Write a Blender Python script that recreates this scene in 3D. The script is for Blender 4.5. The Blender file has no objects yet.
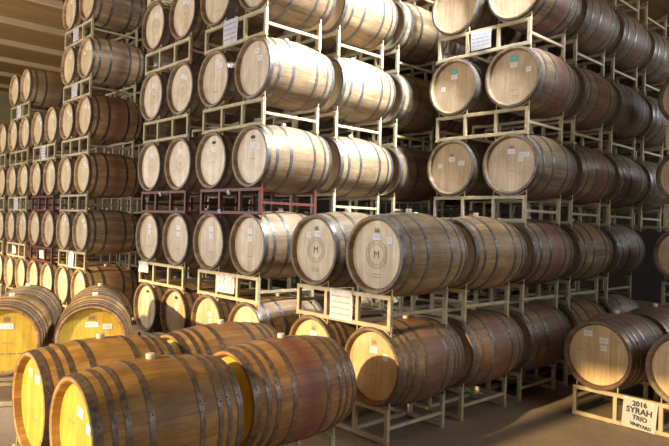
import bpy, bmesh, math, random
from mathutils import Vector, Matrix, Euler
R = math.radians
C = bpy.context.scene.collection
rnd = random.Random(11)

# ---------------------------------------------------------------- camera
cam_d = bpy.data.cameras.new('camera'); cam = bpy.data.objects.new('camera', cam_d); C.objects.link(cam)
yaw, pitch, roll = .8209, .0013, .0299
F_ = Vector((-math.sin(yaw)*math.cos(pitch), math.cos(yaw)*math.cos(pitch), math.sin(pitch)))
R0 = Vector((math.cos(yaw), math.sin(yaw), 0)); U0 = R0.cross(F_)
Rr = R0*math.cos(roll)+U0*math.sin(roll); Ur = U0*math.cos(roll)-R0*math.sin(roll)
m = Matrix((Rr, Ur, -F_)).transposed().to_4x4(); m.translation = (3.2251, -3.6537, 1.7465)
cam.matrix_world = m
cam_d.sensor_width = 36; cam_d.lens = 612.2/669*36; cam_d.clip_end = 200
bpy.context.scene.camera = cam

# ---------------------------------------------------------------- light
w = bpy.data.worlds.new('world'); bpy.context.scene.world = w; w.use_nodes = True
w.node_tree.nodes['Background'].inputs[0].default_value = (.62, .76, 1, 1)
w.node_tree.nodes['Background'].inputs[1].default_value = .6

def aim(o, d): o.rotation_euler = Vector(d).to_track_quat('-Z', 'Y').to_euler()
sun_d = bpy.data.lights.new('sun', 'SUN'); sun = bpy.data.objects.new('sun', sun_d); C.objects.link(sun)
el, az = R(19), R(2)
aim(sun, (math.sin(az)*math.cos(el), math.cos(az)*math.cos(el), -math.sin(el)))
sun_d.energy = 6.6; sun_d.color = (1, .72, .34); sun_d.angle = R(1.2)

def area(name, loc, d, sx, sy, e, col, spread=180):
    l = bpy.data.lights.new(name, 'AREA'); l.shape = 'RECTANGLE'; l.size = sx; l.size_y = sy
    l.energy = e; l.color = col; l.spread = R(spread)
    o = bpy.data.objects.new(name, l); C.objects.link(o); o.location = loc; aim(o, d); return o
area('assumed_door_light', (-7, -6.8, 2.2), (.1, 1, .12), 15, 2.6, 520, (.92, .96, 1))  # assumed daylight from an unseen door opening behind the camera
area('assumed_overhead_lamp', (1.3, 1.5, 6.4), (-2.95, -.35, -2.9), .5, .7, 240, (.92, .97, 1), 66)  # added narrow lamp for the bright middle-stack sides; skylight only assumed, ceiling solid
area('right_fill', (8.8, 2.0, 4.3), (-1, -.05, -.3), 5.0, 1.6, 170, (.86, .94, 1))  # added cool fill for the right-hand barrel sides, not a known window
area('ceiling_fill', (-11, -6.4, 3.0), (0, .8, 1), 12, 1.0, 320, (1, .82, .5))  # added warm fill aimed up to brighten the roof boards
area('assumed_rear_light', (5.5, 10.5, 5.0), (-.5, -1, -.3), 3.0, 1.2, 230, (.85, .93, 1))  # assumed rear daylight, raised to lift the dark right stack and its glints

vs = bpy.context.scene.view_settings
bpy.context.scene.display_settings.display_device = 'sRGB'
vs.view_transform = 'Standard'; vs.look = 'None'; vs.gamma = 1; vs.exposure = 0; vs.use_curve_mapping = False

# ---------------------------------------------------------------- materials
def mat(name):
    mt = bpy.data.materials.new(name); mt.use_nodes = True
    nt = mt.node_tree; b = nt.nodes['Principled BSDF']
    return mt, nt, b
def N(nt, t, **k):
    n = nt.nodes.new(t)
    for a, v in k.items(): setattr(n, a, v)
    return n
def math_(nt, op, a, b=None, c=None):
    n = N(nt, 'ShaderNodeMath', operation=op)
    for i, v in enumerate((a, b, c)):
        if v is None: continue
        if isinstance(v, (int, float)): n.inputs[i].default_value = v
        else: nt.links.new(v, n.inputs[i])
    return n.outputs[0]
def mix(nt, mode, f, a, b):
    n = N(nt, 'ShaderNodeMix', data_type='RGBA', blend_type=mode); n.clamp_factor = True
    for s, v in ((n.inputs[0], f), (n.inputs[6], a), (n.inputs[7], b)):
        if isinstance(v, (int, float)): s.default_value = v
        elif isinstance(v, tuple): s.default_value = v if len(v) == 4 else (*v, 1)
        else: nt.links.new(v, s)
    return n.outputs[2]
def noise(nt, vec, scale, detail=3, rough=.6):
    n = N(nt, 'ShaderNodeTexNoise'); n.inputs['Scale'].default_value = scale
    n.inputs['Detail'].default_value = detail; n.inputs['Roughness'].default_value = rough
    if vec is not None: nt.links.new(vec, n.inputs['Vector'])
    return n.outputs['Fac']
def ramp(nt, f, stops):
    n = N(nt, 'ShaderNodeValToRGB'); e = n.color_ramp.elements
    while len(e) < len(stops): e.new(.5)
    for el_, (p, c) in zip(e, stops): el_.position = p; el_.color = (*c, 1)
    nt.links.new(f, n.inputs[0]); return n.outputs[0]
def mapping(nt, src, scale, loc=None):
    n = N(nt, 'ShaderNodeMapping'); n.inputs['Scale'].default_value = scale
    nt.links.new(src, n.inputs['Vector'])
    if loc is not None: nt.links.new(loc, n.inputs['Location'])
    return n.outputs[0]
def bump(nt, b, h, strength, dist):
    n = N(nt, 'ShaderNodeBump'); n.inputs['Strength'].default_value = strength; n.inputs['Distance'].default_value = dist
    nt.links.new(h, n.inputs['Height']); nt.links.new(n.outputs[0], b.inputs['Normal'])

def stave_material():
    mt, nt, b = mat('oak_staves')
    tc = N(nt, 'ShaderNodeTexCoord'); sep = N(nt, 'ShaderNodeSeparateXYZ'); nt.links.new(tc.outputs['Object'], sep.inputs[0])
    oi = N(nt, 'ShaderNodeObjectInfo')
    ang = math_(nt, 'ARCTAN2', sep.outputs[0], sep.outputs[2])
    k = math_(nt, 'MULTIPLY', math_(nt, 'ADD', ang, math.pi), 30/(2*math.pi))
    fl = math_(nt, 'FLOOR', k); fr = math_(nt, 'FRACT', k)
    wn = N(nt, 'ShaderNodeTexWhiteNoise', noise_dimensions='2D')
    cb = N(nt, 'ShaderNodeCombineXYZ'); nt.links.new(fl, cb.inputs[0]); nt.links.new(oi.outputs['Random'], cb.inputs[1])
    nt.links.new(cb.outputs[0], wn.inputs['Vector'])
    base = ramp(nt, wn.outputs['Value'], [(0, (.24, .172, .105)), (.5, (.315, .23, .143)), (1, (.40, .297, .187))])
    # coordinates shifted per barrel so no two carry the same grain
    sh = N(nt, 'ShaderNodeCombineXYZ'); nt.links.new(math_(nt, 'MULTIPLY', oi.outputs['Random'], 40), sh.inputs[0])
    g = noise(nt, mapping(nt, tc.outputs['Object'], (26, 2.2, 26), sh.outputs[0]), 1.6, 5)
    base = mix(nt, 'MULTIPLY', .8, base, ramp(nt, g, [(.3, (.55, .5, .45)), (.62, (1, 1, 1))]))
    big = noise(nt, mapping(nt, tc.outputs['Object'], (1, 1, 1), sh.outputs[0]), 4.2, 3)
    base = mix(nt, 'MULTIPLY', .75, base, ramp(nt, big, [(.35, (.58, .54, .5)), (.6, (1, 1, 1))]))
    base = mix(nt, 'MULTIPLY', 1, base, oi.outputs['Color'])
    # wine stain around the bung, strength from the object's alpha
    ay = math_(nt, 'ABSOLUTE', sep.outputs[1])
    band = math_(nt, 'SUBTRACT', 1, math_(nt, 'SMOOTH_MIN', math_(nt, 'MULTIPLY', ay, 5.6), 1, .2))
    st = math_(nt, 'MULTIPLY', band, oi.outputs['Alpha'])
    st = math_(nt, 'MULTIPLY', st, math_(nt, 'ADD', big, .55))
    base = mix(nt, 'MIX', st, base, (.19, .055, .05))
    seam = math_(nt, 'LESS_THAN', math_(nt, 'ABSOLUTE', math_(nt, 'SUBTRACT', fr, .5)), .48)
    base = mix(nt, 'MULTIPLY', math_(nt, 'MULTIPLY', math_(nt, 'SUBTRACT', 1, seam), .38), base, (.3, .25, .2))
    nt.links.new(base, b.inputs['Base Color']); b.inputs['Roughness'].default_value = .55
    bump(nt, b, math_(nt, 'ADD', seam, g), .35, .003)
    return mt
def head_material():
    mt, nt, b = mat('oak_head')
    tc = N(nt, 'ShaderNodeTexCoord'); sep = N(nt, 'ShaderNodeSeparateXYZ'); nt.links.new(tc.outputs['Object'], sep.inputs[0])
    oi = N(nt, 'ShaderNodeObjectInfo')
    k = math_(nt, 'MULTIPLY', math_(nt, 'ADD', sep.outputs[0], 1.03), 15)
    fl = math_(nt, 'FLOOR', k); fr = math_(nt, 'FRACT', k)
    wn = N(nt, 'ShaderNodeTexWhiteNoise', noise_dimensions='2D')
    cb = N(nt, 'ShaderNodeCombineXYZ'); nt.links.new(fl, cb.inputs[0]); nt.links.new(oi.outputs['Random'], cb.inputs[1])
    nt.links.new(cb.outputs[0], wn.inputs['Vector'])
    base = ramp(nt, wn.outputs['Value'], [(0, (.62, .51, .37)), (.5, (.69, .585, .44)), (1, (.76, .655, .50))])
    sh = N(nt, 'ShaderNodeCombineXYZ'); nt.links.new(math_(nt, 'MULTIPLY', oi.outputs['Random'], 40), sh.inputs[0])
    g = noise(nt, mapping(nt, tc.outputs['Object'], (40, 8, 3), sh.outputs[0]), 1.5, 4)
    base = mix(nt, 'MULTIPLY', .7, base, ramp(nt, g, [(.3, (.72, .66, .58)), (.6, (1, 1, 1))]))
    big = noise(nt, mapping(nt, tc.outputs['Object'], (1, 1, 1), sh.outputs[0]), 5, 3)
    base = mix(nt, 'MULTIPLY', .6, base, ramp(nt, big, [(.35, (.75, .7, .64)), (.58, (1, 1, 1))]))
    base = mix(nt, 'MULTIPLY', 1, base, oi.outputs['Color'])
    seam = math_(nt, 'GREATER_THAN', math_(nt, 'ABSOLUTE', math_(nt, 'SUBTRACT', fr, .5)), .48)
    base = mix(nt, 'MULTIPLY', math_(nt, 'MULTIPLY', seam, .5), base, (.5, .42, .34))
    nt.links.new(base, b.inputs['Base Color']); b.inputs['Roughness'].default_value = .36
    bump(nt, b, g, .15, .002)
    return mt
def simple(name, col, rough=.6, metal=0, nscale=None, dark=.6, oc=False):
    mt, nt, b = mat(name)
    b.inputs['Roughness'].default_value = rough; b.inputs['Metallic'].default_value = metal
    if nscale:
        tc = N(nt, 'ShaderNodeTexCoord')
        f = noise(nt, tc.outputs['Object'], nscale, 4)
        c = mix(nt, 'MULTIPLY', 1, (*col, 1), ramp(nt, f, [(.35, (dark,)*3), (.62, (1, 1, 1))]))
        if oc:
            oi = N(nt, 'ShaderNodeObjectInfo'); c = mix(nt, 'MULTIPLY', 1, c, oi.outputs['Color'])
        nt.links.new(c, b.inputs['Base Color'])
    else: b.inputs['Base Color'].default_value = (*col, 1)
    return mt
M = dict(
    stave=stave_material(), head=head_material(),
    hoop=simple('galvanised_hoop', (.20, .19, .185), .45, .6, 30, .55, True),
    rack=simple('painted_steel', (.58, .49, .31), .5, 0, 14, .75, True),
    bung=simple('silicone_bung', (.72, .62, .50), .6),
    sticker=simple('paper_label', (.86, .86, .88), .45),
    ink=simple('black_ink', (.05, .045, .05), .7), grey_ink=simple('grey_print', (.42, .39, .46), .7),
    burn=simple('burned_mark', (.30, .205, .125), .8), faint=simple('faint_mark', (.45, .33, .2), .8),
    teal=simple('teal_sticker', (.16, .55, .55), .45), blue=simple('blue_print', (.5, .62, .75), .5),
    paper=simple('sign_paper', (.90, .90, .95), .55, 0, 9, .9),
    yellow_paper=simple('yellow_paper', (.8, .62, .12), .6), tape=simple('tape', (.6, .6, .62), .3),
)
def floor_material():
    mt, nt, b = mat('concrete_floor')
    tc = N(nt, 'ShaderNodeTexCoord')
    a = noise(nt, tc.outputs['Object'], .9, 6, .65); s = noise(nt, tc.outputs['Object'], 26, 4)
    c = ramp(nt, a, [(.3, (.20, .155, .115)), (.52, (.32, .25, .185)), (.7, (.38, .30, .225))])
    c = mix(nt, 'MULTIPLY', .6, c, ramp(nt, s, [(.3, (.7, .7, .7)), (.6, (1, 1, 1))]))
    nt.links.new(c, b.inputs['Base Color']); b.inputs['Roughness'].default_value = .6
    bump(nt, b, s, .2, .004); return mt
def wood_ceiling():
    mt, nt, b = mat('ceiling_boards')
    tc = N(nt, 'ShaderNodeTexCoord')
    g = noise(nt, mapping(nt, tc.outputs['Object'], (3, .4, 3)), 2, 5)
    c = ramp(nt, g, [(.3, (.30, .18, .07)), (.65, (.42, .27, .11))])
    nt.links.new(c, b.inputs['Base Color']); b.inputs['Roughness'].default_value = .8; return mt
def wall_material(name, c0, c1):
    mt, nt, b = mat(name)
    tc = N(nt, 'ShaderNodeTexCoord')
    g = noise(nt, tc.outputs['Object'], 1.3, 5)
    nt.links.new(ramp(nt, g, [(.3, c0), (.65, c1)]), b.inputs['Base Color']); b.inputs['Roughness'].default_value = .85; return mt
M['floor'] = floor_material(); M['ceil'] = wood_ceiling()
M['beam'] = wall_material('beam_wood', (.60, .46, .25), (.72, .58, .36))
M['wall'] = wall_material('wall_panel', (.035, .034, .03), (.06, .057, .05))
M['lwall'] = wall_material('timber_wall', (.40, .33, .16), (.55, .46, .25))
mt, nt, b = mat('daylit_pane'); b.inputs['Emission Color'].default_value = (.85, .93, 1, 1); b.inputs['Emission Strength'].default_value = 2.2  # glow for the assumed rear pane and the added right pane
M['pane'] = mt

# ---------------------------------------------------------------- mesh helpers
def to_obj(name, bm, m_, parent=None, smooth=False):
    me = bpy.data.meshes.new(name); bmesh.ops.recalc_face_normals(bm, faces=bm.faces[:]); bm.to_mesh(me); bm.free()
    if smooth:
        for p in me.polygons: p.use_smooth = True
        try: me.set_sharp_from_angle(angle=R(35))
        except Exception: pass
    me.materials.append(m_)
    o = bpy.data.objects.new(name, me); C.objects.link(o)
    if parent: o.parent = parent
    return o
def add_box(bm, c, s, rot=None):
    r = bmesh.ops.create_cube(bm, size=1)['verts']
    mm = Matrix.Translation(c) @ (rot.to_4x4() if rot else Matrix.Identity(4)) @ Matrix.Diagonal((*s, 1))
    bmesh.ops.transform(bm, matrix=mm, verts=r); return r
def revolve(bm, prof, seg=72, closed=False):
    """prof: (y, r) list, revolved about Y."""
    rings = []
    for y, r in prof:
        rings.append([bm.verts.new((r*math.sin(2*math.pi*i/seg), y, r*math.cos(2*math.pi*i/seg))) for i in range(seg)])
    n = len(rings)
    for j in range(n if closed else n-1):
        a, b_ = rings[j], rings[(j+1) % n]
        for i in range(seg):
            k = (i+1) % seg
            bm.faces.new((a[i], a[k], b_[k], b_[i]))
    return rings
def add_rod(bm, pts, r, seg=8):
    pts = [Vector(p) for p in pts]; rings = []
    for i, p in enumerate(pts):
        t = (pts[min(i+1, len(pts)-1)]-pts[max(i-1, 0)]).normalized()
        u = t.cross(Vector((0, 1, 0)));
        if u.length < .1: u = t.cross(Vector((1, 0, 0)))
        u.normalize(); v = t.cross(u)
        rings.append([bm.verts.new(p+r*(u*math.cos(2*math.pi*k/seg)+v*math.sin(2*math.pi*k/seg))) for k in range(seg)])
    for a, b_ in zip(rings, rings[1:]):
        for k in range(seg): bm.faces.new((a[k], a[(k+1) % seg], b_[(k+1) % seg], b_[k]))
    bm.faces.new(rings[0]); bm.faces.new(rings[-1][::-1])
def empty(name, loc, rz=0):
    o = bpy.data.objects.new(name, None); C.objects.link(o); o.location = loc; o.rotation_euler = (0, 0, rz)
    o.empty_display_size = .1; return o
def tag(o, label, cat, group=None):
    o['label'] = label; o['category'] = cat
    if group: o['group'] = group
    return o
def struct(name, boxes, m_):
    bm = bmesh.new()
    for c, s in boxes: add_box(bm, c, s)
    o = to_obj(name, bm, m_); o['kind'] = 'structure'; return o

# ---------------------------------------------------------------- the building
X0, X1, Y0, Y1, H = -24, 9, -7, 13, 6.7
struct('floor', [(((X0+X1)/2, (Y0+Y1)/2, -.05), (X1-X0+6, Y1-Y0+12, .1))], M['floor'])
struct('ceiling', [(((X0+X1)/2, (Y0+Y1)/2, H+.06), (X1-X0, Y1-Y0, .12))], M['ceil'])
struct('wall_left', [((X0-.1, (Y0+Y1)/2, H/2), (.2, Y1-Y0, H))], M['lwall'])
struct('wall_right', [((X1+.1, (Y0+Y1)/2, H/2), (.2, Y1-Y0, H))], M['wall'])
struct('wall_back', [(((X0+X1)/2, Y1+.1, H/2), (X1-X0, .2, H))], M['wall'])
LZ = 3.62  # assumed door opening height, set to cut the sunbeam off above the lower barrels
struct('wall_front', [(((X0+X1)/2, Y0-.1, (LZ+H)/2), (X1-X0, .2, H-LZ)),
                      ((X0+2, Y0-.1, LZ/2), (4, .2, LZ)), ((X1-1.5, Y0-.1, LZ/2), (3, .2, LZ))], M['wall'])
struct('trim_1', [((.16, Y0-.1, LZ/2), (.24, .22, LZ))], M['beam'])      # assumed unseen post between two door bays, placed for its floor shadow
for i in range(15):                                                     # purlins under the roof boards
    x = -22.6 + i*2.2
    struct('trim_%d' % (i+2), [((x, (Y0+Y1)/2, H-.07), (.14, Y1-Y0, .13))], M['beam'])
for i, (x, y, sx, sy) in enumerate([(5.6, Y1-.02, 3.0, 0)]):
    bm = bmesh.new(); add_box(bm, (x, y, 5.4), (3.0, .02, 1.3)); g = to_obj('assumed_window_1', bm, M['pane']); g['kind'] = 'structure'  # assumed glowing rear window, guessed from bright gaps behind the stack
    fr = bmesh.new()
    for dx in (-1.5, -.5, .5, 1.5): add_box(fr, (x+dx, y-.03, 5.4), (.06, .06, 1.36))
    for dz in (-.68, .68): add_box(fr, (x, y-.03, 5.4+dz), (3.06, .06, .06))
    to_obj('window_frame', fr, M['beam'], g)

bm = bmesh.new(); add_box(bm, (X1-.02, 2.0, 4.3), (.02, 5.0, 1.6)); g = to_obj('right_fill_pane', bm, M['pane']); g['kind'] = 'structure'  # made-up glowing window, added to go with the right fill lamp
fr = bmesh.new()
for dy in (-2.5, -1.25, 0, 1.25, 2.5): add_box(fr, (X1-.05, 2+dy, 4.3), (.06, .06, 1.66))
for dz in (-.83, .83): add_box(fr, (X1-.05, 2, 4.3+dz), (.06, 5.06, .06))
to_obj('window_frame', fr, M['beam'], g)  # frame of the added right pane

# ---------------------------------------------------------------- barrel
HL, RB, RE = .435, .358, .312          # half length, bilge radius, end radius
def rad(y): return RB-(RB-RE)*(abs(y)/HL)**1.9
def body_mesh():
    bm = bmesh.new(); prof = []
    prof += [(-HL+.047, .276), (-HL+.006, .286), (-HL, RE-.018), (-HL+.002, RE-.003)]
    ys = [-HL+.010+(2*HL-.02)*i/22 for i in range(23)]
    prof += [(y, rad(y)) for y in ys]
    prof += [(HL-.002, RE-.003), (HL, RE-.018), (HL-.006, .286), (HL-.047, .276)]
    revolve(bm, prof, 90); return bm
def head_mesh(s):
    bm = bmesh.new(); y = s*(HL-.047)
    rings = revolve(bm, [(y, .2), (y, .279), (y-s*.022, .279), (y-s*.022, .2)], 64)
    bm.faces.new(rings[0]); bm.faces.new(rings[-1]); return bm
def hoop_mesh(ya, yb):
    bm = bmesh.new(); t = .0035; n = 3
    out = [(ya+(yb-ya)*i/n, rad(ya+(yb-ya)*i/n)+t) for i in range(n+1)]
    inn = [(y, r-t-.001) for y, r in out][::-1]
    revolve(bm, out+inn, 90, True)
    for a in (.0, .05):                       # rivets where the strap ends overlap
        yy = (ya+yb)/2+(a-.025)*.2; r = rad(yy)+t; ang = 1.1+a
        bmesh.ops.create_icosphere(bm, subdivisions=1, radius=.006, matrix=Matrix.Translation((r*math.sin(ang), yy, r*math.cos(ang))))
    if yb-ya > .04 or True:
        for i in range(6):                    # hoop nails
            ang = i*math.pi/3+.2; yy = yb-.006 if ya < 0 else ya+.006; r = rad(yy)+t
            bmesh.ops.create_icosphere(bm, subdivisions=1, radius=.005, matrix=Matrix.Translation((r*math.sin(ang), yy, r*math.cos(ang))))
    return bm
def bung_mesh():
    bm = bmesh.new()
    bmesh.ops.create_cone(bm, cap_ends=True, segments=20, radius1=.022, radius2=.027, depth=.04, matrix=Matrix.Translation((0, 0, RB+.004)))
    bmesh.ops.create_cone(bm, cap_ends=True, segments=20, radius1=.027, radius2=.023, depth=.006, matrix=Matrix.Translation((0, 0, RB+.026)))
    return bm
HOOPS8 = [(0.002, .048), (.088, .118), (.155, .185), (.275, .308)]
HOOPS6 = [(0.002, .044), (.100, .130), (.262, .296)]
def make_barrel(hoops):
    root = empty('wine_barrel', (0, 0, -50)); up = (0, 0, RB)      # the Empty sits at the belly's lowest point
    parts = [to_obj('staves', body_mesh(), M['stave'], root, True),
             to_obj('barrel_head', head_mesh(-1), M['head'], root), to_obj('barrel_head', head_mesh(1), M['head'], root),
             to_obj('bung', bung_mesh(), M['bung'], root, True)]
    for a, b_ in hoops:
        for s in (-1, 1):
            lo, hi = (-HL+a, -HL+b_) if s < 0 else (HL-b_, HL-a)
            parts.append(to_obj('hoop', hoop_mesh(lo, hi), M['hoop'], root, True))
    for p in parts: p.location = up
    return root, parts
protos = {'6': make_barrel(HOOPS6), '8': make_barrel(HOOPS8)}
HY = -(HL-.047)-.0015                                # plane of the front head, local y

def flat(name, polys, m_, th=.0012):
    """thin shapes on the XZ plane, facing -Y; polys: lists of (x,z)"""
    bm = bmesh.new()
    for pl in polys:
        a = [bm.verts.new((x, -th, z)) for x, z in pl]; b_ = [bm.verts.new((x, 0, z)) for x, z in pl]
        bm.faces.new(a); bm.faces.new(b_[::-1])
        for i in range(len(pl)):
            k = (i+1) % len(pl); bm.faces.new((a[i], b_[i], b_[k], a[k]))
    me = bpy.data.meshes.new(name); bmesh.ops.recalc_face_normals(bm, faces=bm.faces[:]); bm.to_mesh(me); bm.free(); me.materials.append(m_)
    return me
def rect(x, z, w_, h_): return [(x-w_/2, z-h_/2), (x+w_/2, z-h_/2), (x+w_/2, z+h_/2), (x-w_/2, z+h_/2)]
def ring(r0, r1, n=48):
    out = []
    for i in range(n):
        a, b_ = 2*math.pi*i/n, 2*math.pi*(i+1)/n
        out.append([(r0*math.cos(a), r0*math.sin(a)), (r1*math.cos(a), r1*math.sin(a)), (r1*math.cos(b_), r1*math.sin(b_)), (r0*math.cos(b_), r0*math.sin(b_))])
    return out
def ell(x, z, a, b_, n=20): return [(x+a*math.cos(2*math.pi*i/n), z+b_*math.sin(2*math.pi*i/n)) for i in range(n)]
def text_mesh(name, s, size, m_, bold=.0, align='CENTER'):
    cu = bpy.data.curves.new(name, 'FONT'); cu.body = s; cu.size = size; cu.align_x = align; cu.align_y = 'CENTER'
    cu.extrude = .0005; cu.offset = bold; cu.space_line = .85; cu.resolution_u = 3
    o = bpy.data.objects.new(name, cu); C.objects.link(o)
    me = bpy.data.meshes.new_from_object(o.evaluated_get(bpy.context.evaluated_depsgraph_get()))
    bpy.data.objects.remove(o); bpy.data.curves.remove(cu)
    me.transform(Matrix.Rotation(math.pi/2, 4, 'X')); me.materials.clear(); me.materials.append(m_); me.name = name
    return me
def print_lines(w_, h_, n, seed, th=.35):
    r = random.Random(seed); out = []
    for i in range(n):
        z = h_/2-h_*(i+.5)/n; x = -w_/2
        while x < w_/2-.004:
            l = r.uniform(.12, .3)*w_; l = min(l, w_/2-x)
            out.append(rect(x+l/2, z, l, h_/n*th)); x += l+w_*.06
    return out
STK = flat('label_sticker', [rect(0, 0, .082, .052)], M['sticker'])
STK_S = flat('label_sticker', [rect(0, 0, .055, .05)], M['sticker'])
STK_W = flat('label_sticker', [rect(0, 0, .115, .05)], M['sticker'])
PRT = flat('print', print_lines(.062, .034, 3, 1), M['grey_ink'], .0006)
PRT_S = flat('print', print_lines(.04, .034, 3, 2), M['grey_ink'], .0006)
PRT_W = flat('print', print_lines(.09, .034, 3, 3), M['grey_ink'], .0006)
TEAL = flat('oval_sticker', [ell(0, 0, .05, .037)], M['teal'])
TEALP = flat('print', print_lines(.06, .03, 2, 5), M['blue'], .0006)
FAINT_RING = flat('stamp', ring(.095, .099)+ring(.068, .071)+[rect(-.02, 0, .006, .05), rect(.02, 0, .006, .05), rect(0, .0, .006, .03)], M['faint'], .0006)
VENT = flat('stamp', [ell(0, 0, .042, .019)], M['ink'], .0006)
SMALL = flat('stamp', print_lines(.09, .012, 1, 8, .8), M['faint'], .0006)
CREST = flat('stamp', [[(-.03, -.02), (-.02, .02), (-.005, -.005), (0, .028), (.005, -.005), (.02, .02), (.03, -.02)], rect(0, -.028, .05, .006)], M['burn'], .0006)
LINE = flat('stamp', print_lines(.30, .011, 1, 12, .9), M['burn'], .0006)
RING = flat('stamp_ring', ring(.112, .116)+ring(.082, .0855), M['burn'], .0006)
MTXT = text_mesh('stamp_letter', 'M', .085, M['burn'], 0)
def link(me, parent, name=None, loc=(0, 0, 0), roll_=0):
    o = bpy.data.objects.new(name or me.name.split('.')[0], me); C.objects.link(o); o.parent = parent; o.location = loc; o.rotation_euler = (0, roll_, 0); return o
def mark(root, kind, x, z, roll_=0, key=0):
    """something stuck or stamped on the front head"""
    base = (x, HY, RB+z)
    if kind in ('s', 'ss', 'sw'):
        a, p = {'s': (STK, PRT), 'ss': (STK_S, PRT_S), 'sw': (STK_W, PRT_W)}[kind]
        o = link(a, root, 'label_sticker', base, roll_); link(p, o, 'print', (0, -.0013, 0))
    elif kind == 'teal':
        o = link(TEAL, root, 'oval_sticker', base, roll_); o['label'] = 'teal oval sticker'; link(TEALP, o, 'print', (0, -.0013, 0))
    elif kind == 'M':
        o = link(RING, root, 'round_stamp', base); o['label'] = 'burned double ring stamp with an M'
        link(MTXT, o, 'stamp_letter', (0, -.0006, -.002))
        for i in range(26):
            a = 2*math.pi*i/26
            if abs(math.sin(a)) < .12: continue
            pass
        link(STAMP_DOTS, o, 'stamp_lettering')
    else: link({'ring': FAINT_RING, 'vent': VENT, 'small': SMALL, 'crest': CREST, 'line': LINE}[kind], root, 'stamp', base)
STAMP_DOTS = flat('stamp_lettering', [[(math.cos(a)*r-math.sin(a)*t, math.sin(a)*r+math.cos(a)*t) for r, t in ((.094, -.0025), (.094, .0025), (.103, .0025), (.103, -.0025))] for a in [2*math.pi*i/28 for i in range(28)]], M['burn'], .0006)

used = {'6': False, '8': False}
STAIN = [0, 0, 0, .15, .3, .7]
def barrel(x, y, z, label, group, typ='6', rz=0, tint=None, stain=None, head=None, marks=()):
    """x, y: centre; z: lowest point of the belly"""
    root0, parts0 = protos[typ]
    if not used[typ]: root, parts = root0, parts0; used[typ] = True
    else:
        root = root0.copy(); C.objects.link(root); parts = []
        for p in parts0:
            c = p.copy(); C.objects.link(c); c.parent = root; parts.append(c)
    root.location = (x, y, z); root.rotation_euler = (0, 0, rz)
    v = rnd.uniform(.78, 1.12); wv = rnd.uniform(-.06, .06)
    t = tint or (v*(1+wv), v, v*(1-wv)); hv = rnd.uniform(.88, 1.08)
    hc = head or (hv, hv*rnd.uniform(.96, 1.02), hv*rnd.uniform(.9, 1.04)); hg = rnd.uniform(.75, 1.15)
    st = stain if stain is not None else rnd.choice(STAIN)
    for p in parts:
        n = p.name.split('.')[0]
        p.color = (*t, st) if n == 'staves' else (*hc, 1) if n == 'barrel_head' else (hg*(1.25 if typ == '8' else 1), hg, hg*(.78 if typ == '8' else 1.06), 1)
    tag(root, label, 'barrel', group)
    for k in marks: mark(root, *k)
    return root

# ---------------------------------------------------------------- rack
RW, RH, RD, LH, BC = 1.164, .278, .7165, .908, .598
OFF = (-.19, -.94)                                     # barrel centres from the rack's right end
def frame_mesh(y):
    bm = bmesh.new(); t = .036
    for z in (t/2, RH-t/2): add_box(bm, (0, y, z), (RW, t, t))
    for x in (-RW/2+t/2, -.185, .205, RW/2-t/2): add_box(bm, (x, y, RH/2), (t, t*.98, RH-2*t+.002))
    for x in (-RW/2+t/2, RW/2-t/2): add_box(bm, (x, y, -.003), (t*1.3, t*1.3, .006))
    bmesh.ops.bevel(bm, geom=[e for e in bm.edges], offset=.003, segments=1, affect='EDGES')
    return bm
def cradle_mesh(cx, y, up):
    bm = bmesh.new(); r = .318+.007; s = .19
    cz = BC if up else BC-LH; a0 = math.asin(s/r); pts = []
    for i in range(11):
        a = -a0+2*a0*i/10
        pts.append((cx+r*math.sin(a), y, cz-r*math.cos(a) if up else cz+r*math.cos(a)))
    zr = RH-.03 if up else .03
    pts = [(pts[0][0], y, zr)]+pts+[(pts[-1][0], y, zr)]
    add_rod(bm, pts, .0065); return bm
def make_rack():
    root = empty('barrel_rack', (0, 0, -60)); P = []
    for y in (-RD/2, RD/2):
        P.append(to_obj('end_frame', frame_mesh(y), M['rack'], root))
        for cx in (RW/2+OFF[0], RW/2+OFF[1]):
            for up in (1, 0): P.append(to_obj('cradle', cradle_mesh(cx, y-.0, up), M['rack'], root, True))
    for x in (-RW/2+.018, RW/2-.018):
        bm = bmesh.new(); add_box(bm, (x, 0, .125), (.026, RD-.03, .026)); P.append(to_obj('side_tube', bm, M['rack'], root))
    for x in (-.16, .16):
        bm = bmesh.new(); add_box(bm, (x, 0, .018), (.03, RD-.03, .03)); P.append(to_obj('cross_tube', bm, M['rack'], root))
    return root, P
rack0 = make_rack(); rack_used = [False]
CREAM = (1, 1, 1, 1); MAROON = (.26, .075, .10, 1)
def rack(ox, oy, L, label, group, rz=0, col=None):
    """ox, oy: right front corner; L: tier"""
    if not rack_used[0]: root, parts = rack0; rack_used[0] = True
    else:
        root = rack0[0].copy(); C.objects.link(root); parts = []
        for p in rack0[1]:
            c = p.copy(); C.objects.link(c); c.parent = root; parts.append(c)
    d = Matrix.Rotation(rz, 3, 'Z') @ Vector((-RW/2, RD/2, 0))
    root.location = (ox+d.x, oy+d.y, L*LH+(.006 if L == 0 else 0)); root.rotation_euler = (0, 0, rz)
    v = rnd.uniform(.82, 1.06); c = col or (v, v*rnd.uniform(.95, 1), v*rnd.uniform(.86, 1), 1)
    for p in parts: p.color = c
    tag(root, label, 'rack', group); return root

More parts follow.
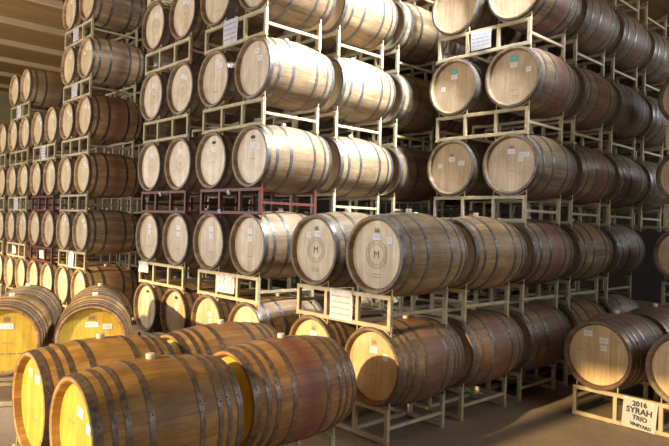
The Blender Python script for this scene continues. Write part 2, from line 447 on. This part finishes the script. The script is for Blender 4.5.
TIER = ['floor tier', 'second tier', 'third tier', 'fourth tier', 'fifth tier', 'sixth tier']
ROW = ['front row', 'one row back', 'two rows back', 'three rows back', 'four rows back', 'five rows back', 'six rows back']
def place(ox, oy, L, which, where, k, cols, group, types='6', rz=0, kw=None):
    """barrels of one rack; which: indices of OFF to fill; cols: column phrases"""
    for j in which:
        a = dict(kw[j]) if kw and j in kw else {}
        word = a.pop('word', 'oak barrel')
        lab = '%s in %s, %s, %s, %s' % (word, where, TIER[L], ROW[k], cols[j])
        d = Matrix.Rotation(rz, 3, 'Z') @ Vector((OFF[j], .395, 0))
        a.setdefault('typ', types)
        barrel(ox+d.x, oy+d.y, L*LH+BC-RB, lab, group, rz=rz, **a)

def rmarks():
    m_ = [('s', rnd.uniform(-.03, .03), .17+rnd.uniform(-.02, .02))]
    if rnd.random() < .6: m_.append((rnd.choice(['s', 'ss']), rnd.uniform(.06, .12), .12+rnd.uniform(-.03, .03)))
    if rnd.random() < .3: m_.append(('ss', -.12, .10))
    if rnd.random() < .4: m_.append(('small', 0, -.14))
    return m_
def kwm(k, **over):
    d = {}
    for j in (0, 1):
        d[j] = {'marks': rmarks()} if k == 0 else {}
        if k == 0: d[j].update(over)
    return d

# --- C: low centre stack (two tiers, two rows) with the tall right stack behind
GC = 'barrels of the centre and right stack'; GR = 'steel racks of the centre and right stack'
for k in range(0, 5):
    for L in (0, 1):
        if k < 2: nm = 'low centre stack'
        else: nm = 'tall right stack'
        kk = k if k < 2 else k-2
        rack(0, k*1.0, L, 'cream steel rack of %s, %s, %s' % (nm, TIER[L], ROW[kk]), GR)
        kw = {}
        if k == 0 and L == 1:
            kw = {0: dict(word='pale M-stamped oak barrel', marks=[('M', 0, .0), ('crest', 0, .2), ('s', .0, .145), ('ss', .14, .12), ('small', .0, -.16), ('small', 0, -.185)], head=(1.14, 1.07, .94), tint=(1.1, 1.05, .95), stain=0),
                  1: dict(word='pale M-stamped oak barrel', marks=[('M', 0, .0), ('crest', 0, .2), ('s', .02, .145), ('ss', -.10, .135), ('small', 0, -.17), ('small', 0, -.19)], head=(1.14, 1.07, .94), tint=(1.1, 1.05, .95), stain=0)}
        elif k == 0:
            kw = {0: dict(word='labelled oak barrel', marks=[('crest', .0, .2), ('s', .0, .13), ('ss', .13, .09), ('small', 0, -.08)], head=(1.05, .88, .66), tint=(.85, .7, .62), stain=.35, typ='8'),
                  1: dict(word='labelled oak barrel', marks=[('crest', .0, .2), ('s', .0, .15)], head=(1.05, .9, .62), tint=(.85, .7, .62), stain=.2, typ='8')}
        elif L == 1: kw = {0: dict(stain=[.0, .0, .75, .0, .3][k], tint=[None, (1.1, 1, .8), (.9, .8, .75), (.95, .95, .8), None][k])}
        elif L == 0: kw = {0: dict(stain=[.3, .5, .3, .1, .1][k], tint=[None, (.9, .72, .6), (.9, .8, .65), (1, .95, .75), None][k])}
        place(0, k*1.0, L, (0, 1), nm, kk, ['right column', 'left column'], GC, kw=kw)
for k in range(2, 7):
    for L in (2, 3, 4, 5):
        rack(0, k*1.0, L, 'cream steel rack of tall right stack, %s, %s' % (TIER[L], ROW[k-2]), GR)
        if L == 5: continue
        kw = {}
        if k == 2:
            if L == 2: kw = {0: dict(marks=[('crest', .0, .19), ('s', .0, .14), ('sw', .15, .10), ('ss', .11, .055), ('small', .02, -.06)]), 1: dict(marks=[('crest', .0, .15), ('s', 0, .10), ('s', .13, .05), ('ss', -.16, .03)])}
            if L == 3: kw = {0: dict(marks=[('teal', 0, .2), ('s', 0, .13), ('ss', .17, .06), ('small', 0, -.13), ('small', .03, -.19)]), 1: dict(marks=[('teal', 0, .18), ('s', 0, .12), ('ss', -.15, .0)])}
            if L == 4: kw = {0: dict(marks=[('s', 0, .1)]), 1: dict(marks=[('s', -.02, .18), ('s', .05, .17), ('ss', -.13, .14)])}
            for j in kw: kw[j].update(head=(.92, .84, .76)); kw[j]['tint'] = (.85, .82, .76)
        else: kw = {0: dict(stain=.6 if (L, k) in ((2, 3), (3, 3), (4, 4)) else .1, tint=(.85, .80, .70))}
        place(0, k*1.0, L, (0, 1), 'tall right stack', k-2, ['right column', 'left column'], GC, kw=kw)

# --- B: middle stack, four columns
GB = 'barrels of the middle stack'; GBR = 'steel racks of the middle stack'
XB = (-1.78, -3.275); BCOL = [['rightmost column', 'second column from right'], ['third column from right', 'leftmost column']]
for q, xr in enumerate(XB):
    for k in range(0, 5 if q == 0 else 2):
        for L in range(0, 6):
            if L == 5 and k > 3: continue
            col = MAROON if L == 2 and k == 0 else None
            rack(xr, k*1.0, L, '%s steel rack of middle stack, %s, %s, %s pair' % ('maroon' if col else 'cream', TIER[L], ROW[k], ['right', 'left'][q]), GBR, col=col)
            if L == 5: continue
            kw = kwm(k)
            if k == 0:
                for j in (0, 1):
                    if L <= 1: kw[j]['typ'] = '6'
                    if L == 2 and q == 0: kw[j]['marks'] = [('vent', 0, .20), ('s', 0, .12), ('ss', .1 if j == 0 else -.12, .10), ('small', 0, -.02)]
                    if q == 1 and L > 1: kw[j]['marks'] = [('ring', 0, 0), ('s', 0, .15)]+([('ss', .08, .12)] if L != 2 else [])
                    if L == 0 and q == 1: kw[j]['marks'] = [('vent', 0, .2), ('s', 0, .10), ('ss', 0, .04), ('ss', 0, -.02)]
                    if L == 0 and q == 0: kw[j]['marks'] = [('s', .02, .1), ('ss', .03, .03)]
                    if L == 1: kw[j]['marks'] = [('s', .0, .14), ('s', .0, .06), ('small', 0, -.12)]
                    kw[j]['head'] = (1.14, 1.13, 1.17) if L > 1 else (1.08, 1.02, .92)  # upper heads whitened: cool daylight glare put into their colour
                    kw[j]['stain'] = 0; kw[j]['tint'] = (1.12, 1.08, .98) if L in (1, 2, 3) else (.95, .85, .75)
            else:
                for j in (0, 1): kw[j] = dict(stain=0, tint=(1.2, 1.18, 1.08) if rnd.random() < .6 else (1.05, .98, .85))
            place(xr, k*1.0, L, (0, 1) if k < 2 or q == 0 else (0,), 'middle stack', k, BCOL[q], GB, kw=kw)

# --- D: far left stacks
GD = 'barrels of the far left stack'; GDR = 'steel racks of the far left stack'
XD = (-6.316, -7.811, -9.306, -10.80)
DC = [['rightmost column', 'second column from right'], ['third column from right', 'fourth column from right'],
      ['fifth column from right', 'sixth column from right'], ['seventh column from right', 'eighth column from right']]
for q, xr in enumerate(XD):
    top = (6, 4, 5, 4)[q]
    for k in range(0, 2 if q == 0 else 1):
        for L in range(0, top):
            col = MAROON if (q, L) in ((1, 2), (1, 1)) else None
            rack(xr, k*1.0, L, '%s steel rack of far left stack, %s, %s, %s' % ('maroon' if col else 'cream', TIER[L], ROW[k], ['first pair from right', 'second pair from right', 'third pair from right', 'fourth pair from right'][q]), GDR, col=col)
            kw = kwm(k)
            if k == 0:
                for j in (0, 1):
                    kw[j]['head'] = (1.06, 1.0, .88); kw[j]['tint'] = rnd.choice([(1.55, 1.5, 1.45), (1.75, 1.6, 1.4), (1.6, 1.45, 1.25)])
                    kw[j]['stain'] = .6 if (q, L, j) == (0, 3, 0) or (q, L, j) == (0, 2, 0) else .25
            if q == 0 or k == 0: place(xr, k*1.0, L, (0, 1), 'far left stack', k, DC[q], GD, kw=kw)

# --- F: four barrels lying on floor racks in the foreground
GF = 'foreground barrels on floor racks'
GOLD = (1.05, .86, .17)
for nm, oy in (('nearest', -2.05-.395), ('second nearest', -1.07-.395)):
    rack(.16, oy, 0, 'cream floor rack under the %s pair of foreground barrels' % nm, 'floor racks in the foreground')
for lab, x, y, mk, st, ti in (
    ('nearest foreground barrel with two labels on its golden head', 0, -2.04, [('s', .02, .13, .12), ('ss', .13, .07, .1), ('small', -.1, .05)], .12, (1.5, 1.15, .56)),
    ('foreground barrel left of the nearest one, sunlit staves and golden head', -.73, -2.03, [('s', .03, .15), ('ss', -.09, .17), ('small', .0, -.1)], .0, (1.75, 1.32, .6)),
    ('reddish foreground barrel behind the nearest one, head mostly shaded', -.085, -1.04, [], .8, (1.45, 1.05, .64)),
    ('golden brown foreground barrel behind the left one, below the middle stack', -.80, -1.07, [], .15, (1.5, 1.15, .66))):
    barrel(x, y, BC-RB, lab, GF, '8', tint=ti, stain=st, head=GOLD, marks=mk)  # stave tints raised: stronger sun put into the wood colour

# --- G: rows standing at an angle on the left
rzG = R(65); a_ = Vector((-math.sin(rzG), math.cos(rzG), 0)); x_ = Vector((math.cos(rzG), math.sin(rzG), 0))
g2 = Vector((-2.50, -1.39, 0))+.435*a_
GG = 'angled barrels at the left edge'
for k, j, what, mk in (
    (0, 0, 'golden headed angled barrel with two labels, right one of the front pair at left', [('crest', 0, .2), ('sw', 0, .13), ('s', .14, .11), ('line', 0, -.1)]),
    (0, 1, 'golden headed angled barrel with dark lettering, cut by the left edge', [('crest', 0.03, .2), ('sw', 0.03, .13), ('line', .02, -.12), ('small', .04, -.02)]),
    (1, 0, 'angled barrel behind the two-label golden headed one, only its top showing', []),
    (1, 1, 'angled barrel behind the lettered golden headed one, only its top showing', []),
    (1, 2, 'dark barrel top at the left edge, behind the angled rows', [])):
    p = g2-.75*j*x_+.93*k*a_
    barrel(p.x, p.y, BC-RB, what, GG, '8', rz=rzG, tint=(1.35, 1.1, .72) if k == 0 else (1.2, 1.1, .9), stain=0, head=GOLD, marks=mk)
    if j != 1:
        og = p-OFF[0]*x_-.395*a_
        rack(og.x, og.y, 0, {(0, 0): 'cream floor rack under the front angled pair', (1, 0): 'cream floor rack under the second angled pair', (1, 2): 'cream floor rack at the left edge, mostly hidden'}[(k, j)], 'floor racks at the left edge', rz=rzG)

# --- E: right edge rack and the stack behind it
GE = 'barrels of the right edge stack'; ox, oy = 1.69, 2.05
def er(k, L, lab): rack(ox, oy+k, L, lab, 'steel racks at the right edge')
er(0, 0, 'cream floor rack at lower right with a handwritten paper sign')
place(ox, oy, 0, (0,), 'right edge rack', 0, ['cut by the photo edge'], GE, '8', kw={0: dict(marks=[('small', -.15, .12)], head=(1.05, .95, .75), word='pale headed barrel')})
barrel(ox+OFF[1], oy+.395, BC-RB, 'dark oak barrel with three stickers, above the handwritten sign at lower right', GE, '8', tint=(.62, .52, .46), stain=.75, head=(1.0, .88, .66),
       marks=[('s', -.10, .19), ('s', .05, .14), ('ss', .05, .07), ('small', .17, .15), ('small', -.17, .03)])
for k in (1, 2, 3):
    er(k, 0, 'cream floor rack of right edge stack, %s' % ROW[k])
    place(ox, oy+k, 0, (0, 1), 'right edge stack', k, ['right column', 'left column'], GE, '8', kw={1: dict(stain=.7 if k == 1 else .3, tint=(.6, .5, .46))})
for k in (2,):
    for L in (1, 2, 3, 4):
        ox = 1.77; er(k, L, 'cream steel rack of right edge stack, %s, %s' % (TIER[L], ROW[k]))
        if L < 4: place(ox, oy+k, L, (1,), 'right edge stack', k, ['', 'left column'], GE, kw={1: dict(head=(1.0, .85, .62), tint=(.6, .55, .5))})

# ---------------------------------------------------------------- paper signs taped to racks
def sign(x, y, z, w_, h_, label, lines=None, rows=4, seed=1, tilt=0, ink='grey_ink', pm='paper', cat='sign', heading=None, th=.35):
    root = empty('paper_sign', (x, y, z))
    bm = bmesh.new(); n = 10; V = []
    for i in range(n+1):
        row = []
        for j in range(n+1):
            u, v = i/n-.5, j/n-.5
            row.append(bm.verts.new((u*w_, -.004-.005*math.sin(3.3*u+seed)*(.5-v)-.004*math.cos(5*v+seed)*(abs(u)*2), v*h_)))
        V.append(row)
    for i in range(n):
        for j in range(n): bm.faces.new((V[i][j], V[i+1][j], V[i+1][j+1], V[i][j+1]))
    bmesh.ops.solidify(bm, geom=bm.faces[:], thickness=.0008)
    to_obj('sheet', bm, M[pm], root, True)
    if lines:
        for i, (t, sz, dx) in enumerate(lines):
            me = text_mesh('lettering', t, sz, M[ink], .002)
            o = link(me, root, 'lettering', (dx, -.014, h_/2-h_*(i+.62)/len(lines)*.96), .04*(i-1))
    elif rows:
        me = flat('lettering', print_lines(w_*.8, h_*.8, rows, seed, th), M[ink], .0006); link(me, root, 'lettering', (0, -.0135, 0))
    if cat == 'sign':
        for s in (-1, 1):
            me = flat('tape', [rect(s*w_*.38, h_/2-.004, .035, .018)], M['tape'], .0008); link(me, root, 'tape', (0, -.013, 0))
    root.rotation_euler = (0, tilt, 0)
    return tag(root, label, cat, 'paper signs on the racks')
YF = -.022
sign(-.56, YF, LH+.145, .275, .25, 'white handwritten paper sign on the rack under the M-stamped barrels', rows=4, seed=4, th=.22)
sign(1.14, 2.05+YF, .145, .29, .26, 'white handwritten syrah sign on the floor rack at lower right', lines=[('2016', .062, .0), ('SYRAH', .072, .0), ('TRIO', .055, .01), ('VINEYARD', .038, .02)], ink='ink', tilt=.05)
sign(-2.40, YF, 4*LH+.15, .27, .27, 'white paper sign on middle stack fifth tier rack, top centre', rows=4, seed=7, th=.2)
sign(-2.36, YF, LH+.155, .34, .18, 'wide white printed sheet with columns, on middle stack second tier', rows=5, seed=9, ink='blue', th=.5)
sign(-4.30, YF, LH+.20, .26, .13, 'small bluish sheet on left corner of middle stack second tier rack', rows=4, seed=3, ink='blue')
sign(-.58, 2.0+YF, 4*LH+.15, .26, .20, 'white sheet on fifth tier rack of the tall right stack', rows=4, seed=6, th=.2)
for x, L, h_, lab in ((-6.95, 5, .2, 'white sheet on highest rack of the far left stack'), (-6.93, 4, .2, 'white sheet on far left stack rack, fifth tier, near the roof'),
                      (-8.36, 3, .25, 'white sheet on fourth tier rack, second pair of far left stack'), (-6.87, 1, .26, 'white sheet on second tier rack of far left stack, right pair'),
                      (-8.30, 1, .15, 'white sheet on maroon second tier rack of far left stack'),
                      (-9.9, 2, .22, 'white sheet on third tier rack, third pair of far left stack'), (-9.88, 4, .22, 'white sheet on rack under the isolated top left barrels'),
                      (-9.95, 1, .15, 'grey sheet on second tier rack, third pair of far left stack')):
    sign(x, YF, L*LH+.14, .24, h_, lab, rows=4, seed=int(abs(x)*3), th=.2)
for x, z, lab in ((-3.9, 2*LH+.24, 'tiny white tag on left maroon rack of middle stack'), (-2.35, 2*LH+.235, 'tiny white tag on top rail of right maroon rack'), (-2.52, 2*LH+.03, 'tiny torn white tag on bottom rail of right maroon rack')):
    sign(x, YF, z, .05, .045, lab, rows=2, seed=5, cat='tag')

# steel brace rod slung under the roof at the far left
bm = bmesh.new(); add_rod(bm, [(-9.6, .6, 6.3), (-13.3, 2.2, 6.3)], .03)
o = to_obj('trim_30', bm, M['wall']); o['kind'] = 'structure'
